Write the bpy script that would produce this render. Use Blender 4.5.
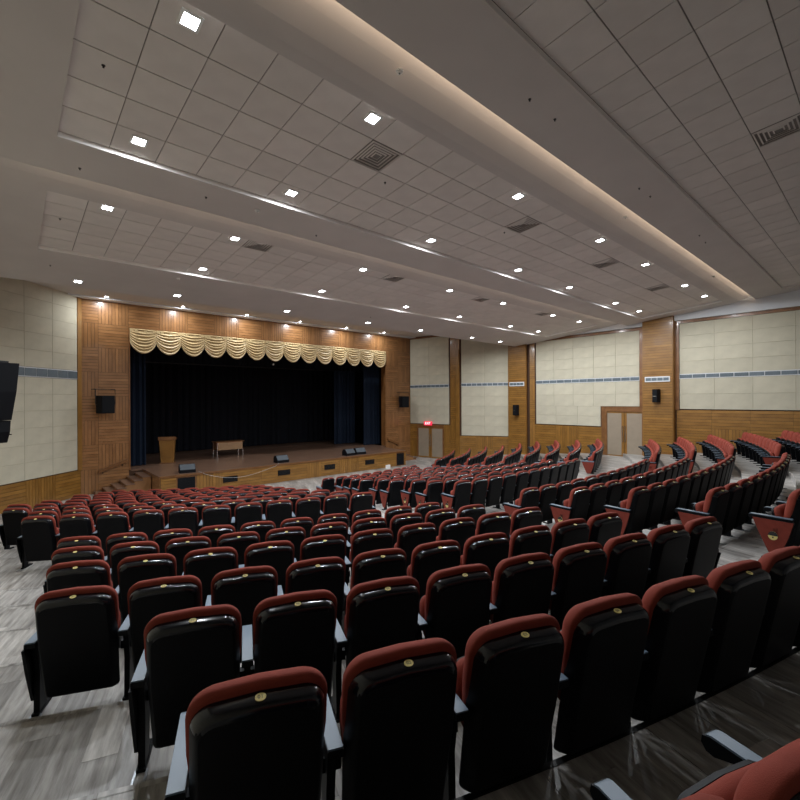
import bpy, math, random
from mathutils import Vector, Matrix
random.seed(7)
S = bpy.context.scene
C = S.collection
for o in list(bpy.data.objects): bpy.data.objects.remove(o)

# ------------------------------------------------------------------ camera, world, exposure
CZ = 3.78                      # eye height above the floor in front of the stage
YAW = math.radians(41.8)
cam_d = bpy.data.cameras.new('camera'); cam = bpy.data.objects.new('camera', cam_d); C.objects.link(cam)
cam_d.sensor_width = 36; cam_d.lens = 19.9; cam_d.clip_start = .05; cam_d.clip_end = 200
cam.matrix_world = Matrix.Translation((0, 0, CZ)) @ Matrix.Rotation(-YAW, 4, 'Z') @ Matrix.Rotation(math.radians(90), 4, 'X') @ Matrix.Rotation(math.radians(-.25), 4, 'Z')
S.camera = cam
w = bpy.data.worlds.new('World'); S.world = w; w.use_nodes = True
w.node_tree.nodes['Background'].inputs[0].default_value = (.55, .6, .7, 1)
w.node_tree.nodes['Background'].inputs[1].default_value = .02
S.view_settings.view_transform = 'Standard'
try: S.view_settings.look = 'None'
except Exception: pass
S.view_settings.exposure = 0.0
S.view_settings.gamma = 1
S.view_settings.use_curve_mapping = False
LAMP_W = 66.0                  # each ceiling lamp
LAMP_COL = (.90, .95, 1.0)
COVE_W = 42.0                  # warm strip hidden in each cove
COVE_COL = (1.0, .80, .60)

# ------------------------------------------------------------------ materials
def mat(name, col, rough=.6, spec=.5, metal=0, emit=None, es=0, noise=0, nscale=5, var=0, bump=0, bscale=60, coat=0, sheen=0):
    m = bpy.data.materials.new(name); m.use_nodes = True
    nt = m.node_tree; b = nt.nodes['Principled BSDF']
    b.inputs['Base Color'].default_value = (*col, 1)
    b.inputs['Roughness'].default_value = rough
    b.inputs['Specular IOR Level'].default_value = spec
    b.inputs['Metallic'].default_value = metal
    b.inputs['Coat Weight'].default_value = coat
    b.inputs['Coat Roughness'].default_value = .12
    b.inputs['Sheen Weight'].default_value = sheen
    if emit: b.inputs['Emission Color'].default_value = (*emit, 1); b.inputs['Emission Strength'].default_value = es
    if noise or var or bump:
        tc = nt.nodes.new('ShaderNodeTexCoord')
    if noise or var:
        hs = nt.nodes.new('ShaderNodeHueSaturation'); hs.inputs['Color'].default_value = (*col, 1)
        val = None
        n = nt.nodes.new('ShaderNodeTexNoise'); n.inputs['Scale'].default_value = nscale; n.inputs['Detail'].default_value = 5
        nt.links.new(tc.outputs['Object'], n.inputs['Vector'])
        mr = nt.nodes.new('ShaderNodeMapRange'); mr.inputs['To Min'].default_value = 1-noise; mr.inputs['To Max'].default_value = 1+noise
        mr.inputs['From Min'].default_value = .3; mr.inputs['From Max'].default_value = .7
        nt.links.new(n.outputs['Fac'], mr.inputs['Value'])
        oi = nt.nodes.new('ShaderNodeObjectInfo')
        mr2 = nt.nodes.new('ShaderNodeMapRange'); mr2.inputs['To Min'].default_value = 1-var; mr2.inputs['To Max'].default_value = 1+var
        nt.links.new(oi.outputs['Random'], mr2.inputs['Value'])
        mu = nt.nodes.new('ShaderNodeMath'); mu.operation = 'MULTIPLY'
        nt.links.new(mr.outputs[0], mu.inputs[0]); nt.links.new(mr2.outputs[0], mu.inputs[1])
        nt.links.new(mu.outputs[0], hs.inputs['Value']); nt.links.new(hs.outputs[0], b.inputs['Base Color'])
    if bump:
        n2 = nt.nodes.new('ShaderNodeTexNoise'); n2.inputs['Scale'].default_value = bscale; n2.inputs['Detail'].default_value = 3
        nt.links.new(tc.outputs['Object'], n2.inputs['Vector'])
        bp = nt.nodes.new('ShaderNodeBump'); bp.inputs['Strength'].default_value = bump; bp.inputs['Distance'].default_value = .01
        nt.links.new(n2.outputs['Fac'], bp.inputs['Height']); nt.links.new(bp.outputs[0], b.inputs['Normal'])
    return m

def wood_mat(name, c1, c2, rough, scale, stretch, var=.15, coat=0, island=False):
    """grain stretched along one local axis, tone changing from piece to piece"""
    m = bpy.data.materials.new(name); m.use_nodes = True
    nt = m.node_tree; b = nt.nodes['Principled BSDF']
    tc = nt.nodes.new('ShaderNodeTexCoord'); mp = nt.nodes.new('ShaderNodeMapping')
    mp.inputs['Scale'].default_value = stretch
    nt.links.new(tc.outputs['Object'], mp.inputs['Vector'])
    oi = nt.nodes.new('ShaderNodeObjectInfo')
    ge = nt.nodes.new('ShaderNodeNewGeometry')
    rnd = ge.outputs['Random Per Island'] if island else oi.outputs['Random']
    n = nt.nodes.new('ShaderNodeTexNoise'); n.noise_dimensions = '4D'
    n.inputs['Scale'].default_value = scale; n.inputs['Detail'].default_value = 7; n.inputs['Roughness'].default_value = .62
    nt.links.new(mp.outputs[0], n.inputs['Vector'])
    mw = nt.nodes.new('ShaderNodeMath'); mw.operation = 'MULTIPLY'; mw.inputs[1].default_value = 37
    nt.links.new(rnd, mw.inputs[0]); nt.links.new(mw.outputs[0], n.inputs['W'])
    cr = nt.nodes.new('ShaderNodeValToRGB')
    cr.color_ramp.elements[0].position = .32; cr.color_ramp.elements[0].color = (*c1, 1)
    cr.color_ramp.elements[1].position = .7; cr.color_ramp.elements[1].color = (*c2, 1)
    nt.links.new(n.outputs['Fac'], cr.inputs[0])
    hs = nt.nodes.new('ShaderNodeHueSaturation')
    mr = nt.nodes.new('ShaderNodeMapRange'); mr.inputs['To Min'].default_value = 1-var; mr.inputs['To Max'].default_value = 1+var
    nt.links.new(rnd, mr.inputs['Value']); nt.links.new(mr.outputs[0], hs.inputs['Value'])
    nt.links.new(cr.outputs[0], hs.inputs['Color']); nt.links.new(hs.outputs[0], b.inputs['Base Color'])
    b.inputs['Roughness'].default_value = rough; b.inputs['Coat Weight'].default_value = coat; b.inputs['Coat Roughness'].default_value = .15
    return m

M = {}
M['plaster'] = mat('ceiling plaster', (.53, .49, .465), .8, .3, noise=.04, nscale=1.2)
M['cornice'] = mat('cornice paint', (.72, .74, .76), .7, .3)
M['tile'] = mat('mineral ceiling tile', (.64, .595, .56), .9, .2, noise=.04, nscale=3, var=.05, bump=.15, bscale=90)
M['grid'] = mat('ceiling grid shadow', (.22, .20, .185), .8)
M['lip'] = mat('tray lip paint', (.78, .75, .72), .45, .5)
M['beige'] = mat('beige acoustic cloth', (.525, .485, .375), .95, .1, noise=.07, nscale=2.2, var=.03, bump=.1, bscale=140)
M['band'] = mat('slate band', (.115, .145, .165), .35, .5, var=.15, noise=.1)
M['frame'] = mat('white aluminium frame', (.70, .71, .72), .4)
M['wood'] = wood_mat('honey timber slats', (.20, .09, .016), (.32, .155, .032), .38, 1.3, (1, 1, 1), .13, .25, True)
M['woodred'] = wood_mat('red brown timber slats', (.23, .105, .037), (.37, .18, .07), .32, 1.3, (1, 1, 1), .13, .3, True)
M['woodtrim'] = wood_mat('timber trim', (.15, .06, .018), (.25, .11, .035), .35, 4, (1, 1, 1), .1, .3)
M['groove'] = mat('groove shadow timber', (.06, .025, .01), .8)
M['stagewood'] = wood_mat('stage boards', (.12, .065, .042), (.24, .14, .092), .32, 2.5, (1, 8, 1), .1, .15)
M['plank'] = wood_mat('grey vinyl plank', (.18, .165, .15), (.52, .50, .475), .36, 2.6, (9, 1.0, 1), .32, 0)
M['planksub'] = mat('floor joint', (.06, .055, .05), .7)
M['shell'] = mat('black moulded plastic', (.0025, .003, .0045), .5, .15)
M['shelltop'] = mat('polished black plastic edge', (.004, .005, .008), .17, .5)
M['red'] = mat('brick red upholstery', (.225, .042, .027), .85, .2, noise=.10, nscale=9, var=.06, bump=.25, bscale=320, sheen=.0)
M['arm'] = mat('blue grey armrest top', (.13, .18, .235), .40, .5, var=.08)
M['steel'] = mat('zinc foot plate', (.35, .37, .40), .35, metal=.8)
M['badge'] = mat('brass yellow number disc', (.72, .60, .22), .5, .3)
M['ink'] = mat('black print', (.02, .02, .02), .6)
M['black'] = mat('black speaker paint', (.004, .004, .006), .65, .2)
M['grille'] = mat('speaker mesh', (.004, .005, .007), .7, .2)
M['speakgrey'] = mat('grey monitor mesh', (.07, .085, .10), .5)
M['curtain'] = mat('black stage drape', (.008, .009, .013), .9, .15)
M['navy'] = mat('navy stage drape', (.010, .018, .036), .8, .2)
M['gold'] = mat('gold swag cloth', (.60, .44, .22), .45, .4, sheen=.3)
M['goldshade'] = M['gold']
M['door'] = mat('grey brown door leaf', (.30, .24, .175), .5, noise=.05)
M['chrome'] = mat('brushed steel', (.6, .58, .55), .25, metal=1)
M['exit'] = mat('lit red sign', (.6, .02, .05), .5, emit=(1, .03, .08), es=1.0)
M['backpaint'] = mat('back wall paint', (.22, .215, .21), .8)
M['exitwhite'] = mat('lit white lettering', (1, .9, .9), .5, emit=(1, .85, .85), es=1.6)
M['white'] = mat('white plastic', (.8, .8, .78), .5)
M['led'] = mat('led diffuser', (1, 1, 1), .5, emit=LAMP_COL, es=30)
M['cove'] = mat('warm led strip', (1, .9, .8), .5, emit=COVE_COL, es=2)
M['darkmetal'] = mat('dark metal', (.03, .03, .03), .4, metal=.6)
M['cloth'] = mat('tan board', (.38, .23, .12), .5, noise=.1)
M['sidered'] = mat('red side panel cloth', (.19, .036, .024), .8, .2, noise=.12, nscale=12)

# vinyl plank pattern for the floor beyond the separately laid planks
PD = math.atan2(.944, .33) - math.pi/2       # planks run this way round
def floor_mat():
    m = bpy.data.materials.new('grey vinyl plank floor'); m.use_nodes = True
    nt = m.node_tree; b = nt.nodes['Principled BSDF']
    tc = nt.nodes.new('ShaderNodeTexCoord'); mp = nt.nodes.new('ShaderNodeMapping'); mp.inputs['Rotation'].default_value = (0, 0, -(PD+math.pi/2))
    nt.links.new(tc.outputs['Object'], mp.inputs['Vector'])
    br = nt.nodes.new('ShaderNodeTexBrick'); br.offset = .37
    for k, v in (('Scale', 1), ('Brick Width', 1.2), ('Row Height', .18), ('Mortar Size', .0025), ('Bias', 0)): br.inputs[k].default_value = v
    br.inputs['Color1'].default_value = (0, 0, 0, 1); br.inputs['Color2'].default_value = (1, 1, 1, 1); br.inputs['Mortar'].default_value = (.2, .2, .2, 1)
    nt.links.new(mp.outputs[0], br.inputs['Vector'])
    mp2 = nt.nodes.new('ShaderNodeMapping'); mp2.inputs['Scale'].default_value = (1, 9, 1)
    nt.links.new(mp.outputs[0], mp2.inputs['Vector'])
    n = nt.nodes.new('ShaderNodeTexNoise'); n.noise_dimensions = '4D'; n.inputs['Scale'].default_value = 2.6; n.inputs['Detail'].default_value = 7
    nt.links.new(mp2.outputs[0], n.inputs['Vector'])
    mw = nt.nodes.new('ShaderNodeMath'); mw.operation = 'MULTIPLY'; mw.inputs[1].default_value = 30
    nt.links.new(br.outputs['Color'], mw.inputs[0]); nt.links.new(mw.outputs[0], n.inputs['W'])
    cr = nt.nodes.new('ShaderNodeValToRGB')
    cr.color_ramp.elements[0].position = .32; cr.color_ramp.elements[0].color = (.18, .165, .15, 1)
    cr.color_ramp.elements[1].position = .7; cr.color_ramp.elements[1].color = (.52, .50, .475, 1)
    nt.links.new(n.outputs['Fac'], cr.inputs[0])
    hs = nt.nodes.new('ShaderNodeHueSaturation'); mr = nt.nodes.new('ShaderNodeMapRange')
    mr.inputs['To Min'].default_value = .7; mr.inputs['To Max'].default_value = 1.3
    nt.links.new(br.outputs['Color'], mr.inputs['Value']); nt.links.new(mr.outputs[0], hs.inputs['Value'])
    nt.links.new(cr.outputs[0], hs.inputs['Color']); nt.links.new(hs.outputs[0], b.inputs['Base Color'])
    b.inputs['Roughness'].default_value = .36
    return m
M['floor'] = floor_mat()

# ------------------------------------------------------------------ mesh building helpers
class MB:
    def __init__(s): s.v = []; s.f = []; s.mi = []; s.ms = []
    def m(s, name):
        if name not in s.ms: s.ms.append(name)
        return s.ms.index(name)
    def add(s, vs, fs, mt, T=None):
        b = len(s.v); k = s.m(mt)
        for p in vs:
            p = Vector(p)
            s.v.append(T @ p if T else p)
        for f in fs: s.f.append([b+i for i in f]); s.mi.append(k)
        return s
    def box(s, x0, x1, y0, y1, z0, z1, mt, T=None):
        vs = [(x, y, z) for z in (z0, z1) for y in (y0, y1) for x in (x0, x1)]
        return s.add(vs, [(0, 2, 3, 1), (4, 5, 7, 6), (0, 1, 5, 4), (2, 6, 7, 3), (0, 4, 6, 2), (1, 3, 7, 5)], mt, T)
    def prism(s, pts, a, b_, axis, mt, T=None):
        """outline pts (2d, ccw) swept from a to b_ along axis"""
        n = len(pts)
        def P(p, h): return {'x': (h, p[0], p[1]), 'y': (p[0], h, p[1]), 'z': (p[0], p[1], h)}[axis]
        vs = [P(p, a) for p in pts] + [P(p, b_) for p in pts]
        fs = [tuple(range(n))[::-1], tuple(range(n, 2*n))] + [(i, (i+1) % n, n+(i+1) % n, n+i) for i in range(n)]
        if axis == 'y': fs = [f[::-1] for f in fs]
        return s.add(vs, fs, mt, T)
    def loft(s, loops, mt, cap0=True, cap1=True, T=None, closed=True):
        n = len(loops[0]); vs = [p for l in loops for p in l]; fs = []
        for k in range(len(loops)-1):
            for i in range(n if closed else n-1):
                j = (i+1) % n
                fs.append((k*n+i, k*n+j, (k+1)*n+j, (k+1)*n+i))
        if cap0: fs.append(tuple(range(n))[::-1])
        if cap1: fs.append(tuple(range((len(loops)-1)*n, len(loops)*n)))
        return s.add(vs, fs, mt, T)
    def tube(s, pts, r, mt, seg=8, T=None):
        pts = [Vector(p) for p in pts]; loops = []
        for i, p in enumerate(pts):
            d = (pts[min(i+1, len(pts)-1)]-pts[max(i-1, 0)]).normalized()
            a = d.cross(Vector((0, 0, 1)))
            if a.length < .01: a = d.cross(Vector((1, 0, 0)))
            a.normalize(); b = d.cross(a)
            loops.append([p+(a*math.cos(t)+b*math.sin(t))*r for t in [2*math.pi*k/seg for k in range(seg)]])
        return s.loft(loops, mt, T=T)
    def disc(s, r, h, mt, T=None, seg=16, z0=0):
        return s.prism([(r*math.cos(2*math.pi*i/seg), r*math.sin(2*math.pi*i/seg)) for i in range(seg)], z0, z0+h, 'z', mt, T)
    def mesh(s, name, smooth=None):
        me = bpy.data.meshes.new(name); me.from_pydata([tuple(p) for p in s.v], [], s.f)
        for k in s.ms: me.materials.append(M[k])
        me.polygons.foreach_set('material_index', s.mi)
        if smooth:
            me.polygons.foreach_set('use_smooth', [True]*len(me.polygons))
            me.update(); me.set_sharp_from_angle(angle=math.radians(smooth))
        me.update(); return me
    def build(s, name, parent=None, smooth=None, loc=None, rz=0):
        return link(name, s.mesh(name, smooth), parent, loc, rz)

def link(name, me, parent=None, loc=None, rz=0):
    o = bpy.data.objects.new(name, me); C.objects.link(o)
    if parent: o.parent = parent
    if loc: o.location = loc
    if rz: o.rotation_euler = (0, 0, rz)
    return o
def tag(o, label, cat, group=None, kind=None):
    o['label'] = label; o['category'] = cat
    if group: o['group'] = group
    if kind: o['kind'] = kind
    return o
def empty(name, loc=(0, 0, 0), rz=0):
    o = bpy.data.objects.new(name, None); C.objects.link(o); o.empty_display_size = .1
    o.location = loc; o.rotation_euler = (0, 0, rz); return o
def struct(o): o['kind'] = 'structure'; return o
def text_mb(mb, txt, size, mt, T, depth=.002):
    cu = bpy.data.curves.new('t', 'FONT'); cu.body = txt; cu.size = size; cu.align_x = 'CENTER'; cu.align_y = 'CENTER'; cu.extrude = depth; cu.resolution_u = 2
    ob = bpy.data.objects.new('t', cu); C.objects.link(ob)
    bpy.context.view_layer.update()
    me = ob.evaluated_get(bpy.context.evaluated_depsgraph_get()).to_mesh()
    mb.add([v.co.copy() for v in me.vertices], [tuple(p.vertices) for p in me.polygons], mt, T)
    ob.to_mesh_clear(); bpy.data.objects.remove(ob); bpy.data.curves.remove(cu)

# ------------------------------------------------------------------ measures of the hall
WALLY = 21.8                    # wall with the stage opening
XL, XR = 2.27, 20.4             # its two corners
PX0, PX1 = 3.98, 18.2           # stage opening
PTOP = CZ+3.10
STZ = .84                       # stage height
APX0, APX1, APY = 4.5, 17.4, 19.0
CEN = Vector((10.9, 27.0))      # the seat rows are arcs about this point
TOPZ = CZ+4.19
LW = [(-1.2, -4.0), (-1.2, 18.35), (XL, WALLY)]                         # left wall, plan
RW = [(XR, WALLY), (20.95, 18.65), (21.0, 17.95), (22.5, 15.35), (22.55, 14.0), (22.6, 13.7), (22.6, -4.0)]

def wall_T(A, B, flip=False):
    """matrix: x runs A to B, y points into the room, z up"""
    a = Vector((*A, 0)); d = (Vector((*B, 0))-a).normalized(); n = Vector((0, 0, 1)).cross(d)
    if flip: n = -n
    return Matrix(((d.x, n.x, 0, a.x), (d.y, n.y, 0, a.y), (0, 0, 1, 0), (0, 0, 0, 1))), (Vector((*B, 0))-a).length

def place_piece(name, mb_or_mesh, parent, T, x, z, y=0):
    me = mb_or_mesh.mesh(name) if isinstance(mb_or_mesh, MB) else mb_or_mesh
    o = link(name, me, parent); o.matrix_world = T @ Matrix.Translation((x, y, z)); return o

_cache = {}
def slat_block(wd, ht, vertical, wood, sgn):
    key = (round(wd, 3), round(ht, 3), vertical, wood, sgn)
    if key in _cache: return _cache[key]
    mb = MB(); t = .02*sgn; g = .012
    lo, hi = sorted((.0, .006*sgn)); mb.box(.002, wd-.002, lo, hi, .002, ht-.002, 'groove')
    ln = wd if vertical else ht
    n = max(2, round(ln/.125)); st = ln/n
    for i in range(n):
        a, b = i*st+g/2, (i+1)*st-g/2
        lo, hi = sorted((.006*sgn, t))
        if vertical: mb.box(a, b, lo, hi, .003, ht-.003, wood)
        else: mb.box(.003, wd-.003, lo, hi, a, b, wood)
    _cache[key] = mb.mesh('timber_panel'); return _cache[key]
def wood_field(parent, T, x0, x1, z0, z1, bw=1.16, bh=1.0, wood='wood', sgn=1, first=0, y=0):
    nx = max(1, round((x1-x0)/bw)); nz = max(1, round((z1-z0)/bh)); w_, h_ = (x1-x0)/nx, (z1-z0)/nz
    for i in range(nx):
        for j in range(nz):
            place_piece('timber_panel', slat_block(w_, h_, (i+j+first) % 2 == 0, wood, sgn), parent, T, x0+i*w_, z0+j*h_, y)
def panel_piece(wd, ht, sgn):
    key = ('p', round(wd, 3), round(ht, 3), sgn)
    if key in _cache: return _cache[key]
    mb = MB(); g = .003; t = .03*sgn; c = .004
    o = [(g, g), (wd-g, g), (wd-g, ht-g), (g, ht-g)]; i_ = [(g+c, g+c), (wd-g-c, g+c), (wd-g-c, ht-g-c), (g+c, ht-g-c)]
    mb.loft([[(a, 0, b) for a, b in o], [(a, t*.8, b) for a, b in o], [(a, t, b) for a, b in i_]], 'beige')
    _cache[key] = mb.mesh('acoustic_panel'); return _cache[key]
def panel_field(parent, T, x0, x1, z0, z1, bw=1.25, bh=.62, sgn=1, y=.02):
    mb = MB(); lo, hi = sorted((0, (y+.018)*sgn)); mb.box(x0, x1, lo, hi, z0, z1, 'beige'); o = mb.build('panel_backing'); o.parent = parent; o.matrix_world = T
    nx = max(1, round((x1-x0)/bw)); nz = max(1, round((z1-z0)/bh)); w_, h_ = (x1-x0)/nx, (z1-z0)/nz
    for i in range(nx):
        for j in range(nz): place_piece('acoustic_panel', panel_piece(w_, h_, sgn), parent, T, x0+i*w_, z0+j*h_, y*sgn)
def band(parent, T, x0, x1, zc, sgn=1, y=.02, h=.21, cell=.46):
    mb = MB(); lo, hi = sorted((y*sgn, (y+.035)*sgn)); mb.box(x0, x1, lo, hi, zc-h/2, zc+h/2, 'frame')
    fr = mb.build('band_frame'); fr.parent = parent; fr.matrix_world = T
    n = max(1, round((x1-x0)/cell)); st = (x1-x0)/n
    key = ('b', round(st, 3), sgn, h)
    if key not in _cache:
        m2 = MB(); lo, hi = sorted((0, .012*sgn)); m2.box(.012, st-.012, lo, hi, -h/2+.03, h/2-.03, 'band'); _cache[key] = m2.mesh('band_tile')
    for i in range(n): place_piece('band_tile', _cache[key], parent, T, x0+i*st, zc, (y+.034)*sgn)

# ------------------------------------------------------------------ floor: flat front, tiers behind
ROWS = []   # name, radius, floor z
ROWS.append((0, 28.5, 1.98))
for i, (r, h) in enumerate(((27.48, 1.04), (26.47, 1.19), (25.5, 1.345), (24.43, 1.49), (23.43, 1.64), (22.4, 1.80))): ROWS.append((i+1, r, CZ-h-.87))
for k in range(9): ROWS.append((7+k, 20.4-.906*k, .96-.12*k))
RB = {0: 27.34}
for i in range(1, 15): RB[i] = ROWS[i+1][1]+.13         # riser in front of row i
RB[6] = 21.55
XA, XB = -1.25, 22.65
mb = MB()
mb.add([(XA, -4, 0), (XB, -4, 0), (XB, WALLY+.1, 0), (XA, WALLY+.1, 0)], [(0, 1, 2, 3)], 'floor')
tiers = {}
def arc_pts(r, n=90):
    a0 = math.asin(max(-1, (XA-CEN.x)/r)) if r > CEN.x-XA else -math.pi/2*.93
    a1 = math.asin(min(1, (XB-CEN.x)/r)) if r > XB-CEN.x else math.pi/2*.93
    return [(CEN.x+r*math.sin(a0+(a1-a0)*i/n), CEN.y-r*math.cos(a0+(a1-a0)*i/n)) for i in range(n+1)]
levels = [(RB[i], ROWS[i][2], i) for i in range(0, 15)]
levels.append((30.2, ROWS[0][2]+.15, -1))
levels.sort()
levels = [l for l in levels if l[1] > .001]
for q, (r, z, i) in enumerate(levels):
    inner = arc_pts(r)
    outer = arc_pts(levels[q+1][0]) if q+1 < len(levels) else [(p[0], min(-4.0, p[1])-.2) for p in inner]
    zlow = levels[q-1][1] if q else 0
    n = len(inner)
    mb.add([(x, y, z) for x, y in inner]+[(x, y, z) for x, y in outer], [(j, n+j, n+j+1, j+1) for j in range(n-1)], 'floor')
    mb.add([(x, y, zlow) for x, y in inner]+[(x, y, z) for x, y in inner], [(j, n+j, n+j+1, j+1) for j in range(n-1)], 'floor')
    # strip along each tier edge, dark on the tier nearest the camera
    edge_arc = arc_pts(r+.035); mb.add([(x, y, z+.004) for x, y in inner]+[(x, y, z+.004) for x, y in edge_arc], [(j, n+j, n+j+1, j+1) for j in range(n-1)], 'darkmetal' if i == 0 else 'floor')
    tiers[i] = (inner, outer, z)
floor = struct(mb.build('floor'))
# planks laid one by one near the camera
def clip(poly, a, b):
    """keep the part of poly left of line a->b"""
    out = []
    for i in range(len(poly)):
        p, q = poly[i-1], poly[i]
        sp = (b[0]-a[0])*(p[1]-a[1])-(b[1]-a[1])*(p[0]-a[0]); sq = (b[0]-a[0])*(q[1]-a[1])-(b[1]-a[1])*(q[0]-a[0])
        if (sp >= 0) != (sq >= 0):
            t = sp/(sp-sq); out.append((p[0]+(q[0]-p[0])*t, p[1]+(q[1]-p[1])*t))
        if sq >= 0: out.append(q)
    return out
du = Vector((.33, .944)).normalized(); dv = Vector((du.y, -du.x))
cand = []
for i in range(-8, 40):
    for j in range(-30, 50):
        off = ((j*.37) % 1)*1.2
        c0 = du*(i*1.2+off-6)+dv*(j*.18); cc = c0+du*.6+dv*.09
        cam_t = cc.x*math.sin(YAW)+cc.y*math.cos(YAW); cam_l = cc.x*math.cos(YAW)-cc.y*math.sin(YAW)
        if cam_t < 1 or abs(cam_l/cam_t) > 1.15 or cam_t > 8: continue
        cand.append((cam_t, c0))
cand.sort(key=lambda a: a[0])
npl = 0
for t_, c0 in cand:
    if npl >= 290: break
    g = .0015
    rect = [c0+du*g+dv*g, c0+du*g+dv*(.18-g), c0+du*(1.2-g)+dv*(.18-g), c0+du*(1.2-g)+dv*g]
    # orientation ccw
    ar = sum(rect[k-1].x*rect[k].y-rect[k].x*rect[k-1].y for k in range(4))
    if ar < 0: rect.reverse()
    mid = c0+du*.6+dv*.09
    for ti, (inner, outer, z) in tiers.items():
        rm = (mid-CEN).length; ri = levels[[l[2] for l in levels].index(ti)][0]
        idx = [l[2] for l in levels].index(ti); ro = levels[idx+1][0] if idx+1 < len(levels) else 34
        if rm < ri-.7 or rm > ro+.7: continue
        poly = [tuple(p) for p in inner if abs(p[0]-mid.x) < 1.6]+[tuple(p) for p in reversed(outer) if abs(p[0]-mid.x) < 1.6]
        if len(poly) < 3: continue
        for k in range(4): 
            poly = clip(poly, rect[k], rect[(k+1) % 4])
            if len(poly) < 3: break
        if len(poly) < 3: continue
        pr = []
        for p in poly:
            if not pr or abs(p[0]-pr[-1][0])+abs(p[1]-pr[-1][1]) > 1e-3: pr.append(p)
        area = sum(pr[k-1][0]*pr[k][1]-pr[k][0]*pr[k-1][1] for k in range(len(pr)))/2
        if len(pr) < 3 or abs(area) < .01: continue
        if area < 0: pr.reverse()
        R = Matrix.Rotation(PD, 4, 'Z'); o3 = Vector((mid.x, mid.y, z)); Ri = R.inverted()
        m2 = MB(); m2.prism([(v.x, v.y) for v in [Ri @ (Vector((p[0], p[1], 0))-Vector((mid.x, mid.y, 0))) for p in pr]], 0, .0015+random.random()*.0008, 'z', 'plank')
        o = m2.build('floor_plank', floor); o.matrix_world = Matrix.Translation(o3) @ R; npl += 1

# ------------------------------------------------------------------ left wall
def wall_shell(name, pts, z0, z1, mt, sgn, th=.15):
    mb = MB()
    for a, b in zip(pts[:-1], pts[1:]):
        T, L = wall_T(a, b); lo, hi = sorted((0, -th*sgn)); mb.box(0, L, lo, hi, z0, z1, mt, T)
    return struct(mb.build(name))
wl = wall_shell('wall_left', LW, -.1, CZ+4.6, 'groove', -1)
T, L = wall_T(LW[1], LW[2])
panel_field(wl, T, .05, L-.22, CZ-2.72, CZ+.86, 1.32, .62, -1)
panel_field(wl, T, .05, L-.22, CZ+1.22, CZ+4.25, 1.32, .62, -1)
band(wl, T, .05, L-.22, CZ+1.04, -1, h=.34)
wood_field(wl, T, 0, L-.02, 0, CZ-2.75, 1.2, 1.03, 'wood', -1)
m2 = MB(); lo, hi = -.07, 0; m2.box(L-.21, L-.005, lo, hi, CZ-2.75, CZ+4.2, 'wood'); o = m2.build('corner_post', wl); o.matrix_world = T
T, L = wall_T(LW[0], LW[1])
panel_field(wl, T, 0, L, CZ-2.2, CZ+.93, 2.4, .9, -1)
panel_field(wl, T, 0, L, CZ+1.15, CZ+4.25, 2.4, .9, -1)
band(wl, T, 0, L, CZ+1.04, -1, cell=1.2)
wood_field(wl, T, 0, L, 0, CZ-2.23, 2.4, 1.5, 'wood', -1)

# ------------------------------------------------------------------ stage wall with its opening
mb = MB()
Y0, Y1 = WALLY, WALLY+.35
mb.box(XL-.4, PX0, Y0, Y1, -.1, TOPZ+.4, 'groove'); mb.box(PX1, XR+.4, Y0, Y1, -.1, TOPZ+.4, 'groove'); mb.box(PX0, PX1, Y0, Y1, PTOP, TOPZ+.4, 'groove')
ws = struct(mb.build('wall_stage'))
T = Matrix.Translation((0, WALLY, 0))
for (x0, x1, z0, z1, bw, f) in ((XL, 2.87, 0, TOPZ, .6, 0), (2.87, PX0-.03, 0, TOPZ, 1.2, 1), (PX0-.03, PX1+.03, PTOP+.05, TOPZ, 1.19, 1), (PX1+.03, XR, 0, TOPZ, 1.1, 0)):
    wood_field(ws, T, x0, x1, z0, z1, bw, 1.0, 'woodred', -1, f)
mb = MB()   # reveal trim round the opening
mb.box(PX0-.03, PX0+.02, WALLY-.05, Y1, STZ, PTOP+.05, 'woodtrim'); mb.box(PX1-.02, PX1+.03, WALLY-.05, Y1, STZ, PTOP+.05, 'woodtrim'); mb.box(PX0+.02, PX1-.02, WALLY-.05, Y1, PTOP, PTOP+.05, 'woodtrim')
struct(mb.build('trim_1'))
# stage house behind
mb = MB()
mb.box(PX0-2.5, PX1+2.5, 28.4, 28.5, 0, PTOP+2, 'curtain'); mb.box(PX0-2.6, PX0-2.5, Y1, 28.5, 0, PTOP+2, 'curtain'); mb.box(PX1+2.5, PX1+2.6, Y1, 28.5, 0, PTOP+2, 'curtain'); mb.box(PX0-2.6, PX1+2.6, Y1, 28.5, PTOP+2, PTOP+2.1, 'curtain')
mb.box(PX0-2.6, PX0-.03, Y1-.01, Y1+.02, 0, PTOP+2, 'curtain'); mb.box(PX1+.03, PX1+2.6, Y1-.01, Y1+.02, 0, PTOP+2, 'curtain'); mb.box(PX0-.03, PX1+.03, Y1-.01, Y1+.02, PTOP+.05, PTOP+2, 'curtain')
struct(mb.build('wall_backstage'))

# ------------------------------------------------------------------ stage
st = empty('stage', (0, 0, 0)); tag(st, 'raised brown timber stage with panelled front below the gold valance', 'stage')
mb = MB()
mb.prism([(APX0, APY), (APX1, APY), (APX1+.3, WALLY-.06), (APX1+.3, WALLY), (PX1, WALLY), (PX1, 28.3), (PX0, 28.3), (PX0, WALLY), (APX0, WALLY)], .05, STZ-.05, 'z', 'groove')
mb.build('stage_body', st)
mb = MB()
y = APY-.04; n = 0
while y < 28.2:
    x0, x1 = (APX0-.04, APX1+.04) if y+.1 < WALLY else (PX0+.03, PX1-.03)
    y2 = min(y+.2, 28.3)
    if y < WALLY < y2: y2 = WALLY
    mb.box(x0, x1, y, y2-.004, STZ-.05, STZ, 'stagewood'); y = y2
o = mb.build('stage_board', st); o['kind'] = 'stuff'
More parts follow.
